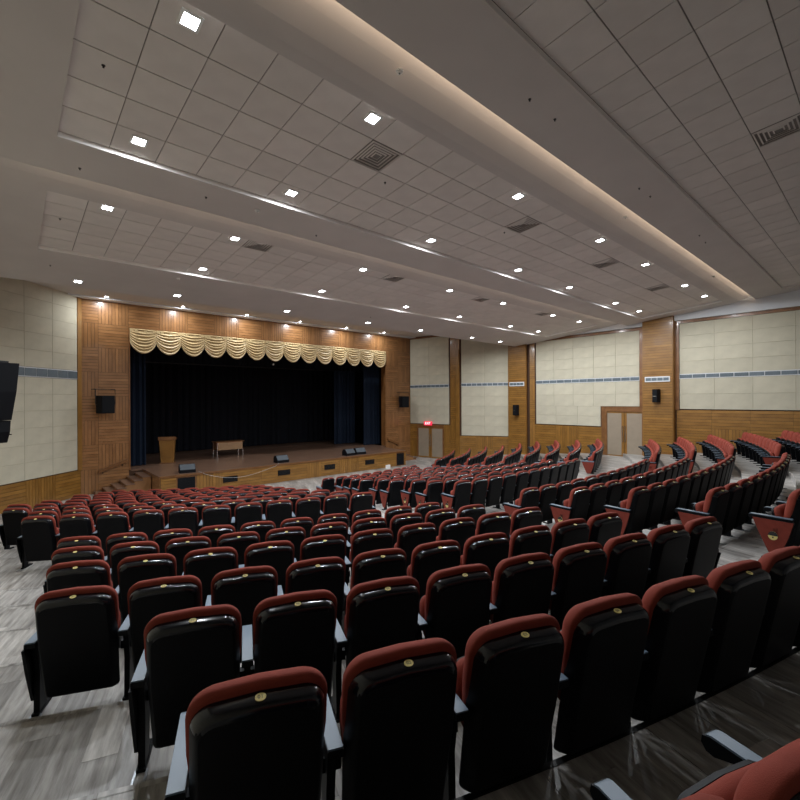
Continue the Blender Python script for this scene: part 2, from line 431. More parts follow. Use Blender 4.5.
# side wedge right of the apron
mb = MB(); mb.prism([(APX1+.045, APY+.02), (APX1+.34, WALLY-.06), (APX1+.045, WALLY-.06)], STZ-.05, STZ, 'z', 'stagewood'); mb.build('corner_board', st)
mb = MB(); mb.box(APX0-.045, APX1+.045, APY-.065, APY-.04, STZ-.07, STZ+.003, 'woodtrim'); mb.build('edge_trim', st)
T = Matrix.Translation((0, APY, 0))
segs = [(APX0, 5.05, 0), (5.83, 6.85, 1), (6.85, 8.6, 0), (8.6, 10.9, 0), (10.9, 11.7, 1), (11.7, 12.8, 0), (12.8, 14.0, 1), (14.0, 16.65, 0), (17.3, APX1, 0)]
for x0, x1, v in segs: place_piece('front_panel', slat_block(x1-x0, STZ-.07, bool(v), 'wood', -1), st, T, x0, 0)
for x0, x1 in ((5.05, 5.83), (16.65, 17.3)):
    mb = MB(); mb.box(x0, x1, APY-.012, APY, 0, STZ-.07, 'woodtrim'); mb.box(x0+.06, x1-.06, APY-.03, APY-.012, .05, STZ-.13, 'grille')
    for k in range(6): mb.box(x0+.06, x1-.06, APY-.036, APY-.03, .1+k*.1, .12+k*.1, 'black')
    mb.build('speaker_hatch', st)
T2 = Matrix.Translation((APX0, WALLY, 0)) @ Matrix.Rotation(-math.pi/2, 4, 'Z')
place_piece('side_panel', slat_block(WALLY-APY, STZ-.07, False, 'woodred', -1), st, T2, 0, 0)
for x in (7.2, 9.7, 12.2, 14.75):
    mb = MB(); mb.box(x-.31, x+.31, APY-.035, APY-.018, .3, .55, 'black')
    for k in range(5): mb.box(x-.28, x+.28, APY-.045, APY-.035, .325+k*.045, .34+k*.045, 'darkmetal')
    mb.build('vent', st)
# steps
def steps(xs, sgn, label):
    s_ = empty('stage_steps', (xs, 21.0, 0)); tag(s_, label, 'steps', 'steps up to the stage')
    n = 6
    for k in range(n):
        z = STZ-(k+.5)*STZ/(n+.5) if False else STZ-(k+1)*STZ/(n+1)
        a, b = k*.29, (k+1)*.29
        x0, x1 = sorted((sgn*a, sgn*b))
        m_ = MB(); m_.box(x0, x1, -.72, .75, 0, z-.03, 'woodred'); m_.build('riser', s_)
        m_ = MB(); m_.box(x0-.02, x1+.02, -.75, .75, z-.03, z, 'stagewood'); m_.build('tread', s_)
steps(APX0-.05, -1, 'brown timber steps climbing the left side of the stage')
steps(APX1+.36, 1, 'timber steps hidden behind the right end of the stage')
for sgn, x0, x1, lb in ((1, 2.85, 3.85, 'sloping timber handrail on the wall left of the stage'), (1, 19.3, 18.35, 'sloping timber handrail on the wall right of the stage')):
    r = empty('handrail', ((x0+x1)/2, WALLY, CZ-2.72)); tag(r, lb, 'handrail', 'handrails at the stage steps')
    m_ = MB(); hx = (x1-x0)/2
    m_.loft([[(-hx, -.12, -.25), (-hx, -.04, -.25), (-hx, -.04, -.12), (-hx, -.12, -.12)], [(hx, -.12, .13), (hx, -.04, .13), (hx, -.04, .26), (hx, -.12, .26)]], 'woodtrim'); m_.build('rail', r)
    for q in (-.7, .7):
        m_ = MB(); m_.box(q*hx-.02, q*hx+.02, -.06, -.018, q*.19-.12, q*.19-.04, 'darkmetal'); m_.build('bracket', r)

# drapes
def drape(name, x0, x1, y, z0, z1, amp, wl_, mt, label, ph=0, seg=6):
    mb = MB(); n = int((x1-x0)/wl_*seg); pts = []
    for i in range(n+1):
        x = x0+(x1-x0)*i/n; t = x/wl_*2*math.pi
        pts.append((x, y+amp*math.sin(t+ph+.6*math.sin(t*.31))+amp*.4*math.sin(t*2.3)))
    k = len(pts); rows = []
    for zz in (z0, z0+.3, (z0+z1)/2, z1):
        rows.append([(p[0], y+(p[1]-y)*(1.15 if zz == z0 else 1), zz) for p in pts])
    vs = [p for r in rows for p in r]; nr = len(rows)
    fs = [(r*k+i, r*k+i+1, (r+1)*k+i+1, (r+1)*k+i) for r in range(nr-1) for i in range(k-1)]
    b = len(vs); vs += [(p[0], p[1]+.012, p[2]) for p in vs]
    fs += [tuple(b+q for q in f[::-1]) for f in fs]
    mb.add(vs, fs, mt)
    return tag(mb.build(name, smooth=80), label, 'curtain')
drape('back_curtain', PX0-.6, PX1+.6, 27.6, STZ+.03, PTOP+1.2, .07, .42, 'curtain', 'black pleated curtain across the back of the stage')
drape('side_curtain', PX0-.4, PX0+.84, 22.9, STZ+.03, PTOP+.9, .07, .22, 'navy', 'navy side curtain at the left edge of the stage opening')
drape('side_curtain', PX1-.75, PX1+.5, 23.0, STZ+.03, PTOP+.9, .07, .22, 'navy', 'outermost dark navy side curtain at the right edge of the stage')
drape('side_curtain', PX1-1.9, PX1-.2, 24.8, STZ+.03, PTOP+.9, .07, .24, 'navy', 'second navy side curtain from the right, set deeper on stage')
drape('side_curtain', PX0-.4, PX0+.9, 25.0, STZ+.03, PTOP+.9, .07, .24, 'curtain', 'black side curtain behind the lectern at stage left edge')
o = drape('border_curtain', PX0-.4, PX1+.4, 24.4, PTOP-1.15, PTOP+.9, .04, .35, 'curtain', 'black horizontal border drape hung high across the stage')
mb = MB(); mb.tube([(PX0-.3, 26.2, PTOP-1.05), (PX1+.3, 26.2, PTOP-1.05)], .03, 'darkmetal')
tag(mb.build('stage_batten'), 'thin dark pipe batten spanning the stage', 'pipe')
sl = empty('stage_light', (11.3, 23.6, PTOP-1.0)); tag(sl, 'small stage light glinting under the gold valance', 'spotlight')
mb = MB(); mb.tube([(0, 0, 0), (0, -.25, -.06)], .07, 'darkmetal', 12); mb.build('housing', sl)
mb = MB(); mb.disc(.06, .01, 'white', Matrix.Translation((0, -.26, -.062)) @ Matrix.Rotation(math.radians(100), 4, 'X')); mb.build('lens', sl)
mb = MB(); mb.box(-.02, .02, -.1, -.06, 0, 1.6, 'darkmetal'); mb.build('hanger', sl)

# gold valance of 14 swags
val = empty('valance', (PX0, WALLY-.05, PTOP)); tag(val, 'gold scalloped valance of fourteen swags along the stage opening top', 'valance')
sw = (PX1-PX0)/14
def swag_mesh():
    mb = MB(); NX, NZ = 22, 34
    vs = []; D0, D1 = .5, .92
    for j in range(NZ+1):
        t = j/NZ
        for i in range(NX+1):
            x = i/NX; c = 1-(2*x-1)**2
            sag = .62*c*t+.3*t*(1) if True else 0
            z = -t*(.56)-t*.48*(c**.75)
            ph = (t*7.5+0.0)*2*math.pi
            y = -.05-.05*t*(.3+c)-.035*math.sin(ph)*(.35+.65*c)-.02*c
            z += .012*math.cos(ph)
            vs.append((x*sw, y, z))
    w_ = NX+1
    fs = [(j*w_+i, (j+1)*w_+i, (j+1)*w_+i+1, j*w_+i+1) for j in range(NZ) for i in range(NX)]
    b = len(vs); vs2 = vs+[(p[0], p[1]+.02, p[2]) for p in vs]
    fs += [tuple(b+q for q in f[::-1]) for f in fs]
    for i in range(NX): a = NZ*w_+i; fs.append((a, b+a, b+a+1, a+1))
    mb.add(vs2, fs, 'gold'); return mb.mesh('swag', 60)
sm = swag_mesh()
for i in range(14): link('swag', sm, val, (i*sw, 0, 0))
mb = MB()
for i in range(28*3):   # gathered heading
    x = i*sw/6
    mb.box(x+.01, x+sw/6-.02, -.075-.015*(i % 2), -.03, -.13, 0, 'gold')
mb.build('heading', val)

# ------------------------------------------------------------------ things on the stage
lec = empty('lectern', (5.76, 23.0, STZ+.003), math.radians(-20)); tag(lec, 'wooden lectern standing at the left of the stage', 'lectern')
mb = MB(); mb.loft([[(-.26, -.2, .05), (.26, -.2, .05), (.26, .2, .05), (-.26, .2, .05)], [(-.33, -.25, 1.1), (.33, -.25, 1.1), (.33, .25, 1.1), (-.33, .25, 1.1)]], 'wood'); mb.build('body', lec)
mb = MB(); mb.box(-.31, .31, -.25, .25, 0, .05, 'woodtrim'); mb.build('base', lec)
mb = MB(); mb.loft([[(-.37, -.3, 1.1), (.37, -.3, 1.1), (.37, .3, 1.1), (-.37, .3, 1.1)], [(-.37, -.3, 1.26), (.37, -.3, 1.26), (.37, .3, 1.17), (-.37, .3, 1.17)]], 'woodtrim'); mb.build('top', lec)
mb = MB(); mb.box(-.2, .2, -.245, -.235, .3, .95, 'wood', Matrix.Rotation(math.radians(2.7), 4, 'X')); mb.build('front_panel', lec)
tb = empty('table', (8.95, 23.9, STZ+.003)); tag(tb, 'small brown table with tan front board on the stage', 'table')
mb = MB(); mb.box(-.75, .75, -.35, .35, .74, .78, 'woodtrim'); mb.build('tabletop', tb)
mb = MB(); mb.box(-.66, .7, -.32, -.29, .34, .74, 'cloth'); mb.build('front_board', tb)
for sx in (-.68, .68):
    for sy in (-.3, .3):
        mb = MB(); mb.box(sx-.02, sx+.02, sy-.02, sy+.02, 0, .74, 'chrome'); mb.build('leg', tb)
mb = MB(); mb.box(-.68, -.64, -.3, .3, .34, .74, 'woodtrim'); mb.build('side_board', tb)
def monitor(x, y, rz, lb):
    e = empty('floor_monitor', (x, y, STZ), rz); tag(e, lb, 'speaker', 'wedge monitors on the stage edge')
    mb = MB(); mb.prism([(-.2, 0), (.2, 0), (.2, .12), (.02, .33), (-.12, .33), (-.2, .2)], -.3, .3, 'x', 'black'); mb.build('cabinet', e)
    mb = MB(); a = math.atan2(.21, -.18)
    mb.add([(-.28, .205, .125), (.28, .205, .125), (.28, .03, .33), (-.28, .03, .33), (-.28, .215, .133), (.28, .215, .133), (.28, .04, .338), (-.28, .04, .338)], [(4, 5, 6, 7), (0, 1, 5, 4), (2, 3, 7, 6), (0, 4, 7, 3), (1, 2, 6, 5)], 'speakgrey'); mb.build('grille', e)
    mb = MB(); mb.box(-.31, -.3, -.05, .05, .1, .14, 'darkmetal'); mb.build('handle', e)
monitor(5.6, 19.45, math.pi-.15, 'wedge monitor on the stage edge in front of the lectern')
monitor(9.8, 19.45, math.pi, 'wedge monitor alone near the middle of the stage edge')
monitor(13.7, 19.45, math.pi+.1, 'left wedge monitor of the pair at the right of the stage')
monitor(14.45, 19.5, math.pi-.1, 'right wedge monitor of the pair at the right of the stage')
mb = MB(); pts = []
for i in range(25):
    t = i/24; pts.append((6.0+3.4*t, APY-.08, STZ-.02-.42*math.sin(math.pi*t)*(1-.35*t)))
pts = [(6.0, APY+.3, STZ+.012), (6.0, APY-.05, STZ+.012)]+pts[1:-1]+[(9.4, APY-.05, STZ+.012), (9.6, APY+.3, STZ+.012)]
mb.tube(pts, .005, 'frame', 6); tag(mb.build('cable', smooth=60), 'thin pale cable looping down the stage front', 'cable')

# ------------------------------------------------------------------ right wall
wr = wall_shell('wall_right', RW, -.1, CZ+4.6, 'groove', -1)
def seg(i): return wall_T(RW[i], RW[i+1])
def door(name, parent_T, x0, x1, z0, z1, sgn=-1):
    e = empty(name); e.matrix_world = parent_T @ Matrix.Translation((x0, 0, z0)); struct(e)
    W, H = x1-x0, z1-z0
    def Y(a, b): return tuple(sorted((a*sgn, b*sgn)))
    mb = MB(); mb.box(0, .09, *Y(-.02, .07), 0, H, 'woodtrim'); mb.box(W-.09, W, *Y(-.02, .07), 0, H, 'woodtrim'); mb.box(.09, W-.09, *Y(-.02, .07), H-.12, H, 'woodtrim'); mb.build('door_frame', e)
    for a, b in ((.1, W/2-.01), (W/2+.01, W-.1)):
        mb = MB(); mb.box(a, b, *Y(0, .035), .01, H-.13, 'wood'); d = mb.build('door_leaf', e)
        mb = MB(); mb.box(a+(.0 if a < .2 else .12), b-(.12 if a < .2 else .0), *Y(.035, .042), .1, H-.2, 'door'); mb.build('leaf_panel', d)
        hx = b-.05 if a < .2 else a+.05
        mb = MB(); mb.tube([(hx, .09*sgn, .75), (hx, .09*sgn, 1.55)], .016, 'chrome'); mb.box(hx-.01, hx+.01, *Y(.03, .09), .8, .82, 'chrome'); mb.box(hx-.01, hx+.01, *Y(.03, .09), 1.48, 1.5, 'chrome'); mb.build('handle', d)
    return e
# bay 1: door under a beige panel
T, L = seg(0)
panel_field(wr, T, .06, L-.1, CZ-1.56, CZ+.78, 1.5, .6, -1); panel_field(wr, T, .06, L-.1, CZ+1.0, CZ+4.05, 1.5, .6, -1)
band(wr, T, .06, L-.1, CZ+.89, -1, cell=.35)
DX0, DX1 = .62, 2.72
wood_field(wr, T, 0, DX0, 0, CZ-1.6, .6, 1.1, 'wood', -1); wood_field(wr, T, DX1, L, 0, CZ-1.6, .6, 1.1, 'wood', -1, 1)
m2 = MB(); m2.box(0, L, -.04, 0, CZ+4.05, CZ+4.15, 'woodtrim'); m2.box(DX0, DX1, -.03, 0, 2.12, CZ-1.6, 'woodtrim'); o = m2.build('head_trim', wr); o.matrix_world = T
door('door_1', T, DX0, DX1, 0, 2.12)
ex = empty('exit_sign'); ex.matrix_world = T @ Matrix.Translation(((DX0+DX1)/2-.12, -.13, 2.25)); tag(ex, 'glowing red EXIT sign above the door right of the stage', 'sign')
mb = MB(); mb.box(-.3, .3, -.03, .03, -.12, .12, 'exit'); mb.build('sign_box', ex)
mb = MB(); text_mb(mb, 'EXIT', .21, 'exitwhite', Matrix.Translation((0, -.032, 0)) @ Matrix.Rotation(math.pi/2, 4, 'X')); mb.build('lettering', ex)
mb = MB(); mb.box(-.02, .02, .03, .115, -.02, .02, 'darkmetal'); mb.build('bracket', ex)
# short timber return
T, L = seg(1)
wood_field(wr, T, 0, L, 0, CZ+4.0, L, 1.2, 'wood', -1, 1)
m2 = MB(); m2.box(L-.22, L, -.10, 0, 0, CZ+3.1, 'wood'); o = m2.build('corner_post', wr); o.matrix_world = T
# bay 2
T, L = seg(2)
panel_field(wr, T, .12, L-.04, CZ-2.2, CZ+.82, 1.42, .6, -1); panel_field(wr, T, .12, L-.04, CZ+1.03, CZ+4.0, 1.42, .6, -1)
band(wr, T, .12, L-.04, CZ+.92, -1, cell=.33)
wood_field(wr, T, 0, L, 0, CZ-2.23, 1.0, .8, 'wood', -1)
# pillar between bays 2 and 3
def pillar(A, B, z1, proud, grille_z, label_trim):
    T, L = wall_T(A, B)
    mb = MB(); mb.box(0, L, -proud, 0, 0, z1, 'groove', None); o = mb.build('pillar', wr); o.matrix_world = T
    wood_field(wr, T, .0, L, .1, z1, L, 1.0, 'wood', -1, 1, -proud)  # alternates below
    return T, L
def hpillar(A, B, z1, proud):
    T, L = wall_T(A, B)
    mb = MB(); mb.box(0, L, -proud, 0, 0, z1, 'wood'); o = mb.build('pillar', wr); o.matrix_world = T
    n = int(z1/.98)
    for j in range(n): place_piece('timber_panel', slat_block(L-.06, z1/n, False, 'wood', -1), wr, T, .03, j*z1/n, -proud)
    mb = MB(); mb.box(.12, L-.12, -proud-.05, -proud-.02, CZ+.78, CZ+1.02, 'frame'); g = mb.build('pillar_grille', wr); g.matrix_world = T
    mb = MB(); k = 4; s_ = (L-.30)/k
    for q in range(k): mb.box(.15+q*s_+.01, .15+(q+1)*s_-.01, -proud-.056, -proud-.05, CZ+.83, CZ+.97, 'band')
    o = mb.build('grille_tile', wr); o.matrix_world = T
    return T, L
Tp1, Lp1 = hpillar((22.42, 15.33), (22.45, 14.12), CZ+3.75, .08)
Tp2, Lp2 = hpillar((22.6, 7.88), (22.6, 6.6), CZ+3.95, .3)
# bay 3 and bay 4
T, L = seg(4)
wood_field(wr, T, 0, L, 0, CZ+3.7, L, 1.2, 'wood', -1, 1)
T, L = seg(5); Y0_ = RW[5][1]
def sx(y): return Y0_-y
a, b = sx(13.6), sx(8.1)
c = sx(9.95)
panel_field(wr, T, a, c, CZ-1.38, CZ-.36, 1.25, .52, -1); panel_field(wr, T, a, b, CZ-.36, CZ+.86, 1.2, .6, -1); panel_field(wr, T, a, b, CZ+1.08, CZ+3.26, 1.2, .6, -1)
band(wr, T, a, b, CZ+.97, -1, cell=.42)
wood_field(wr, T, 0, sx(9.85), 0, CZ-1.42, 1.3, 1.1, 'wood', -1)
zf = CZ-2.86
door('door_2', T, sx(9.72), sx(7.9), zf, CZ-.5)
m2 = MB(); m2.box(sx(9.9), sx(9.72), -.07, 0, zf, CZ-.36, 'woodtrim'); m2.box(sx(9.72), sx(7.9), -.05, 0, CZ-.5, CZ-.37, 'woodtrim'); o = m2.build('door_surround', wr); o.matrix_world = T
a2, b2 = sx(6.42), sx(-4)
panel_field(wr, T, a2, b2, CZ-.46, CZ+.89, 1.3, .62, -1); panel_field(wr, T, a2, b2, CZ+1.10, CZ+3.36, 1.3, .62, -1)
band(wr, T, a2, b2, CZ+.995, -1, cell=.5)
wood_field(wr, T, sx(6.55), b2, 0.4, CZ-1.3, 1.3, .8, 'wood', -1, 1)
for q in range(8):
    w_ = (b2-sx(6.55))/8; place_piece('timber_panel', slat_block(w_, .8, False, 'wood', -1), wr, T, sx(6.55)+q*w_, CZ-1.3, 0)
m2 = MB(); m2.box(0, b, -.05, 0, CZ+3.27, CZ+3.40, 'woodtrim'); m2.box(sx(6.6), b2, -.05, 0, CZ+3.37, CZ+3.5, 'woodtrim'); m2.box(b, sx(7.88), -.05, 0, CZ-.4, CZ+3.4, 'woodtrim'); m2.box(sx(6.6), sx(6.44), -.06, 0, CZ-.5, CZ+3.4, 'woodtrim'); o = m2.build('head_trim', wr); o.matrix_world = T
mb = MB(); mb.box(22.42, 22.62, 7.9, 13.7, CZ+3.42, CZ+4.5, 'cornice'); mb.box(22.42, 22.62, -4, 6.58, CZ+3.5, CZ+4.7, 'cornice'); struct(mb.build('trim_2'))
# back wall behind the camera
mb = MB(); mb.box(-1.3, 22.7, -4.15, -4, 0, CZ+5, 'backpaint'); struct(mb.build('wall_back'))

# ------------------------------------------------------------------ ceiling sections
SL = .093; ANG = -math.atan(SL)
CEIL = [  # y back, y front, z(Y)=a-SL*Y, tray y range, tile rows
    dict(a=CZ+4.324, y0=-4.0, y1=3.70, t0=2.77-.62*10, t1=2.77, rows=10),
    dict(a=CZ+4.34, y0=3.50, y1=8.60, t0=4.62, t1=7.62, rows=5),
    dict(a=CZ+4.49, y0=8.45, y1=14.85, t0=9.62, t1=12.42, rows=5)]
TX0, TX1, NX_ = .55, 21.55, 35
DIFF = {0: [(9.3, 1.18)], 1: [(4.43, 5.4), (8.6, 5.4), (12.9, 5.4), (16.9, 5.4)], 2: [(4.4, 9.95), (8.5, 9.95), (12.8, 9.95), (17.0, 9.95)]}
cx0, cx1 = -1.35, 22.65
ceil_objs = []
for ci, c in enumerate(CEIL):
    def Z(y): return c['a']-SL*y
    mb = MB()
    y0, y1, t0, t1 = c['y0'], c['y1'], c['t0'], c['t1']
    if ci:   # curved plaster rising over the cove of the section behind
        q_ = 1 if ci == 1 else .6
        pts = [(y0-.25, Z(y0)+.42*q_), (y0, Z(y0)+.31*q_), (y0+.25, Z(y0+.25)+.20*q_), (y0+.5, Z(y0+.5)+.105*q_), (y0+.75, Z(y0+.75)+.035*q_), (y0+.95, Z(y0+.95)+.005), (t0, Z(t0))]
    else: pts = [(y0, Z(y0)), (t0 if t0 > y0 else y0, Z(max(t0, y0)))]
    for (ya, za), (yb, zb) in zip(pts[:-1], pts[1:]):
        if yb > ya: mb.add([(cx0, ya, za), (cx1, ya, za), (cx1, yb, zb), (cx0, yb, zb)], [(0, 3, 2, 1)], 'plaster')
    ts = max(t0, y0)
    mb.add([(cx0, t1, Z(t1)), (cx1, t1, Z(t1)), (cx1, y1, Z(y1)), (cx0, y1, Z(y1))], [(0, 3, 2, 1)], 'plaster')
    mb.add([(cx0, ts, Z(ts)), (TX0, ts, Z(ts)), (TX0, t1, Z(t1)), (cx0, t1, Z(t1))], [(0, 3, 2, 1)], 'plaster')
    mb.add([(TX1, ts, Z(ts)), (cx1, ts, Z(ts)), (cx1, t1, Z(t1)), (TX1, t1, Z(t1))], [(0, 3, 2, 1)], 'plaster')
    # front lip and top of the slab
    th = .07
    mb.add([(cx0, y1, Z(y1)), (cx1, y1, Z(y1)), (cx1, y1, Z(y1)+th), (cx0, y1, Z(y1)+th)], [(0, 1, 2, 3)], 'lip')
    mb.add([(cx0, y1-.5, Z(y1)+th), (cx1, y1-.5, Z(y1)+th), (cx1, y1, Z(y1)+th), (cx0, y1, Z(y1)+th)], [(0, 1, 2, 3)], 'lip')
    o = struct(mb.build('ceiling', smooth=30)); ceil_objs.append(o)
    # tray lips
    up = .07
    mb = MB()
    mb.add([(TX0, t1, Z(t1)-.004), (TX1, t1, Z(t1)-.004), (TX1, t1, Z(t1)+up), (TX0, t1, Z(t1)+up)], [(0, 1, 2, 3)], 'lip')
    mb.add([(TX0, ts, Z(ts)), (TX1, ts, Z(ts)), (TX1, ts, Z(ts)+up), (TX0, ts, Z(ts)+up)], [(3, 2, 1, 0)], 'lip')
    for xx in (TX0, TX1): mb.add([(xx, ts, Z(ts)-.004), (xx, t1, Z(t1)-.004), (xx, t1, Z(t1)+up), (xx, ts, Z(ts)+up)], [(0, 1, 2, 3)], 'lip')
    mb.build('tray_lip', o)
    mb = MB(); mb.add([(TX0, ts, Z(ts)+up+.012), (TX1, ts, Z(ts)+up+.012), (TX1, t1, Z(t1)+up+.012), (TX0, t1, Z(t1)+up+.012)], [(0, 3, 2, 1)], 'grid'); mb.build('grid_backing', o)
    tw, td = (TX1-TX0)/NX_, (t1-t0)/c['rows']
    m3 = MB(); m3.box(-tw/2+.006, tw/2-.006, -td/2+.006, td/2-.006, 0, .012, 'tile'); tm = m3.mesh('ceiling_tile')
    holes = []
    for dx, dy in DIFF[ci]: holes.append((int((dx-TX0)/tw), int((dy-t0)/td)))
    cells = [(i, j) for j in range(c['rows']) for i in range(NX_) if (i, j) not in holes and t0+(j+.5)*td > -3.9]
    cells.sort(key=lambda q: -q[1] if ci == 0 else 0)
    vis, rest = cells[:298], cells[298:]
    if ci == 0: vis = [q for q in vis if q[1] >= 4]; rest = [q for q in cells if q not in vis]
    for i, j in vis:
        yy = t0+(j+.5)*td; ob = link('ceiling_tile', tm, o, (TX0+(i+.5)*tw, yy, Z(yy)+up-.002)); ob.rotation_euler = (ANG, 0, 0)
    if rest:
        m4 = MB()
        for i, j in rest:
            yy = t0+(j+.5)*td; m4.box(-tw/2+.006, tw/2-.006, -td/2+.006, td/2-.006, 0, .012, 'tile', Matrix.Translation((TX0+(i+.5)*tw, yy, Z(yy)+up-.002)) @ Matrix.Rotation(ANG, 4, 'X'))
        q = m4.build('ceiling_tile', o); q['kind'] = 'stuff'
    ordn = ['first', 'second', 'third', 'fourth']
    for n_, (i, j) in enumerate(holes):
        yy = t0+(j+.5)*td
        e = empty('air_diffuser', (TX0+(i+.5)*tw, yy, Z(yy)+up)); e.rotation_euler = (ANG, 0, 0)
        sec = ['nearest tiled ceiling section, upper right', 'middle tiled ceiling section', 'farthest tiled ceiling section'][ci]
        tag(e, (f'square grey air diffuser with dark slots, {ordn[n_]} from left, ' if ci else 'large grey square air diffuser in the ')+sec, 'air vent', 'ceiling air diffusers')
        mb = MB()
        hw, hd = tw/2-.01, td/2-.01
        for k in range(5):
            f0, f1 = 1-k*.19, 1-k*.19-.065
            zz = -.012+.012*k*.5
            o_ = [(-hw*f0, -hd*f0), (hw*f0, -hd*f0), (hw*f0, hd*f0), (-hw*f0, hd*f0)]; i_ = [(-hw*f1, -hd*f1), (hw*f1, -hd*f1), (hw*f1, hd*f1), (-hw*f1, hd*f1)]
            mb.loft([[(p[0], p[1], zz) for p in o_], [(p[0], p[1], zz-.01) for p in i_]], 'tile', False, False)
            mb.loft([[(p[0], p[1], zz+.003) for p in o_], [(p[0], p[1], zz+.009) for p in i_]], 'tile', False, False)
        mb.build('louvre', e)
        mb = MB(); mb.box(-hw, hw, -hd, hd, .03, .035, 'black'); mb.build('backing', e)
# last, flat section over the stage front
mb = MB(); mb.add([(cx0, 14.5, TOPZ), (cx1, 14.5, TOPZ), (cx1, WALLY+.1, TOPZ), (cx0, WALLY+.1, TOPZ)], [(0, 3, 2, 1)], 'plaster')
mb.box(cx0, cx1, WALLY-.5, WALLY-.02, TOPZ-.05, TOPZ+.02, 'cornice'); struct(mb.build('ceiling'))

# cove light strips: real strips on top of each slab edge
def area(name, loc, rot, sx_, sy_, power, col, parent=None, spread=180):
    l = bpy.data.lights.new(name, 'AREA'); l.shape = 'RECTANGLE'; l.size = sx_; l.size_y = sy_; l.energy = power; l.color = col; l.spread = math.radians(spread)
    o = bpy.data.objects.new(name, l); C.objects.link(o); o.location = loc; o.rotation_euler = rot
    if parent: o.parent = parent
    return o
for ci, lb, pw in ((0, 'warm cove light strip along the nearest ceiling edge', COVE_W*1.6), (1, 'warm cove light strip along the middle ceiling edge', COVE_W*.8)):
    c = CEIL[ci]; z = c['a']-SL*c['y1']+.07
    mb = MB(); mb.box(.1, 22.3, c['y1']-.25, c['y1']-.20, z, z+.02, 'cove')
    o = tag(mb.build('cove_light'), lb, 'light', 'cove light strips')
    area('cove_glow', (11.2, c['y1']-.16, z+.03), (math.radians(180-50), 0, 0), 22, .04, pw, COVE_COL)

# lamps
LX = [1.45, 3.86, 7.45, 11.05, 14.05, 17.7, 20.1]
def lamp(x, y, z, slope, label, group, sz=.155, pw=LAMP_W):
    e = empty('ceiling_lamp', (x, y, z)); e.rotation_euler = (ANG if slope else 0, 0, 0)
    tag(e, label, 'light', group)
    key = ('lamp', sz)
    if key not in _cache:
        m1 = MB(); h = sz/2+.03
        o_ = [(-h, -h), (h, -h), (h, h), (-h, h)]; i_ = [(-sz/2, -sz/2), (sz/2, -sz/2), (sz/2, sz/2), (-sz/2, sz/2)]
        m1.loft([[(p[0], p[1], .004) for p in o_], [(p[0], p[1], -.012) for p in o_], [(p[0], p[1], -.012) for p in i_], [(p[0], p[1], .0) for p in i_]], 'white', False, False)
        m2_ = MB(); m2_.box(-sz/2, sz/2, -sz/2, sz/2, -.006, .002, 'led')
        _cache[key] = (m1.mesh('frame'), m2_.mesh('diffuser'))
    link('frame', _cache[key][0], e); link('diffuser', _cache[key][1], e)
    area('lamp_light', (0, 0, -.016), (0, 0, 0), sz, sz, pw, LAMP_COL, e, 180)
nth = ['first', 'second', 'third', 'fourth', 'fifth', 'sixth', 'seventh']
for ri, (yy, ci, tray, desc) in enumerate(((4.87, 1, 1, 'nearest row of lamps'), (7.22, 1, 1, 'second row of lamps'), (9.85, 2, 1, 'third row of lamps'), (12.0, 2, 1, 'fourth row of lamps'), (14.3, 2, 0, 'fifth row of lamps'))):
    c = CEIL[ci]
    for k, x in enumerate(LX):
        if yy == 12.0 and k == 0: continue
        lamp(x, yy, c['a']-SL*yy+(.066 if tray else -.002), True, f'square white recessed ceiling lamp, {nth[k - (yy == 12.0)]} from left, {desc}', 'recessed ceiling lamps')
for k, x in enumerate((3.05, 5.9, 8.8, 11.7, 14.7, 17.5)):
    lamp(x, 21.0, TOPZ-.002, False, f'small white ceiling lamp by the stage wall, {nth[k]} from left', 'lamps along the stage wall', .12, LAMP_W*.75)

# sprinklers and detectors
def sprinkler(x, y, ci, lb, white=False):
    c = CEIL[ci]; z = c['a']-SL*y
    if c['t0'] < y < c['t1']: z += .068
    if ci and y < c['y0']+.7: z += .03
    e = empty('smoke_detector' if white else 'sprinkler', (x, y, z)); tag(e, lb, 'smoke detector' if white else 'sprinkler', 'ceiling detectors' if white else 'ceiling sprinklers')
    mb = MB()
    if white: mb.disc(.045, .016, 'white', z0=-.016); mb.disc(.03, .02, 'white', z0=-.035)
    else: mb.disc(.02, .006, 'darkmetal', z0=-.008, seg=12)
    mb.build('base', e)
    mb = MB(); mb.disc(.011, .006, 'darkmetal', z0=-.03 if not white else -.04, seg=10)
    if not white: mb.disc(.006, .026, 'darkmetal', z0=-.028, seg=8)
    mb.build('head', e)
PXF = 442.0
def on_ceiling(px, py, ci, add=0):
    """plan position on a ceiling slope seen at this bearing"""
    u = (px-400)/PXF; v = (399.8-.0044*(px-400)-py)/PXF
    dx, dy = math.sin(YAW)+math.cos(YAW)*u, math.cos(YAW)-math.sin(YAW)*u
    k = v/dy; yy = (CEIL[ci]['a']+add-CZ)/(k+SL); return dx/dy*yy, yy
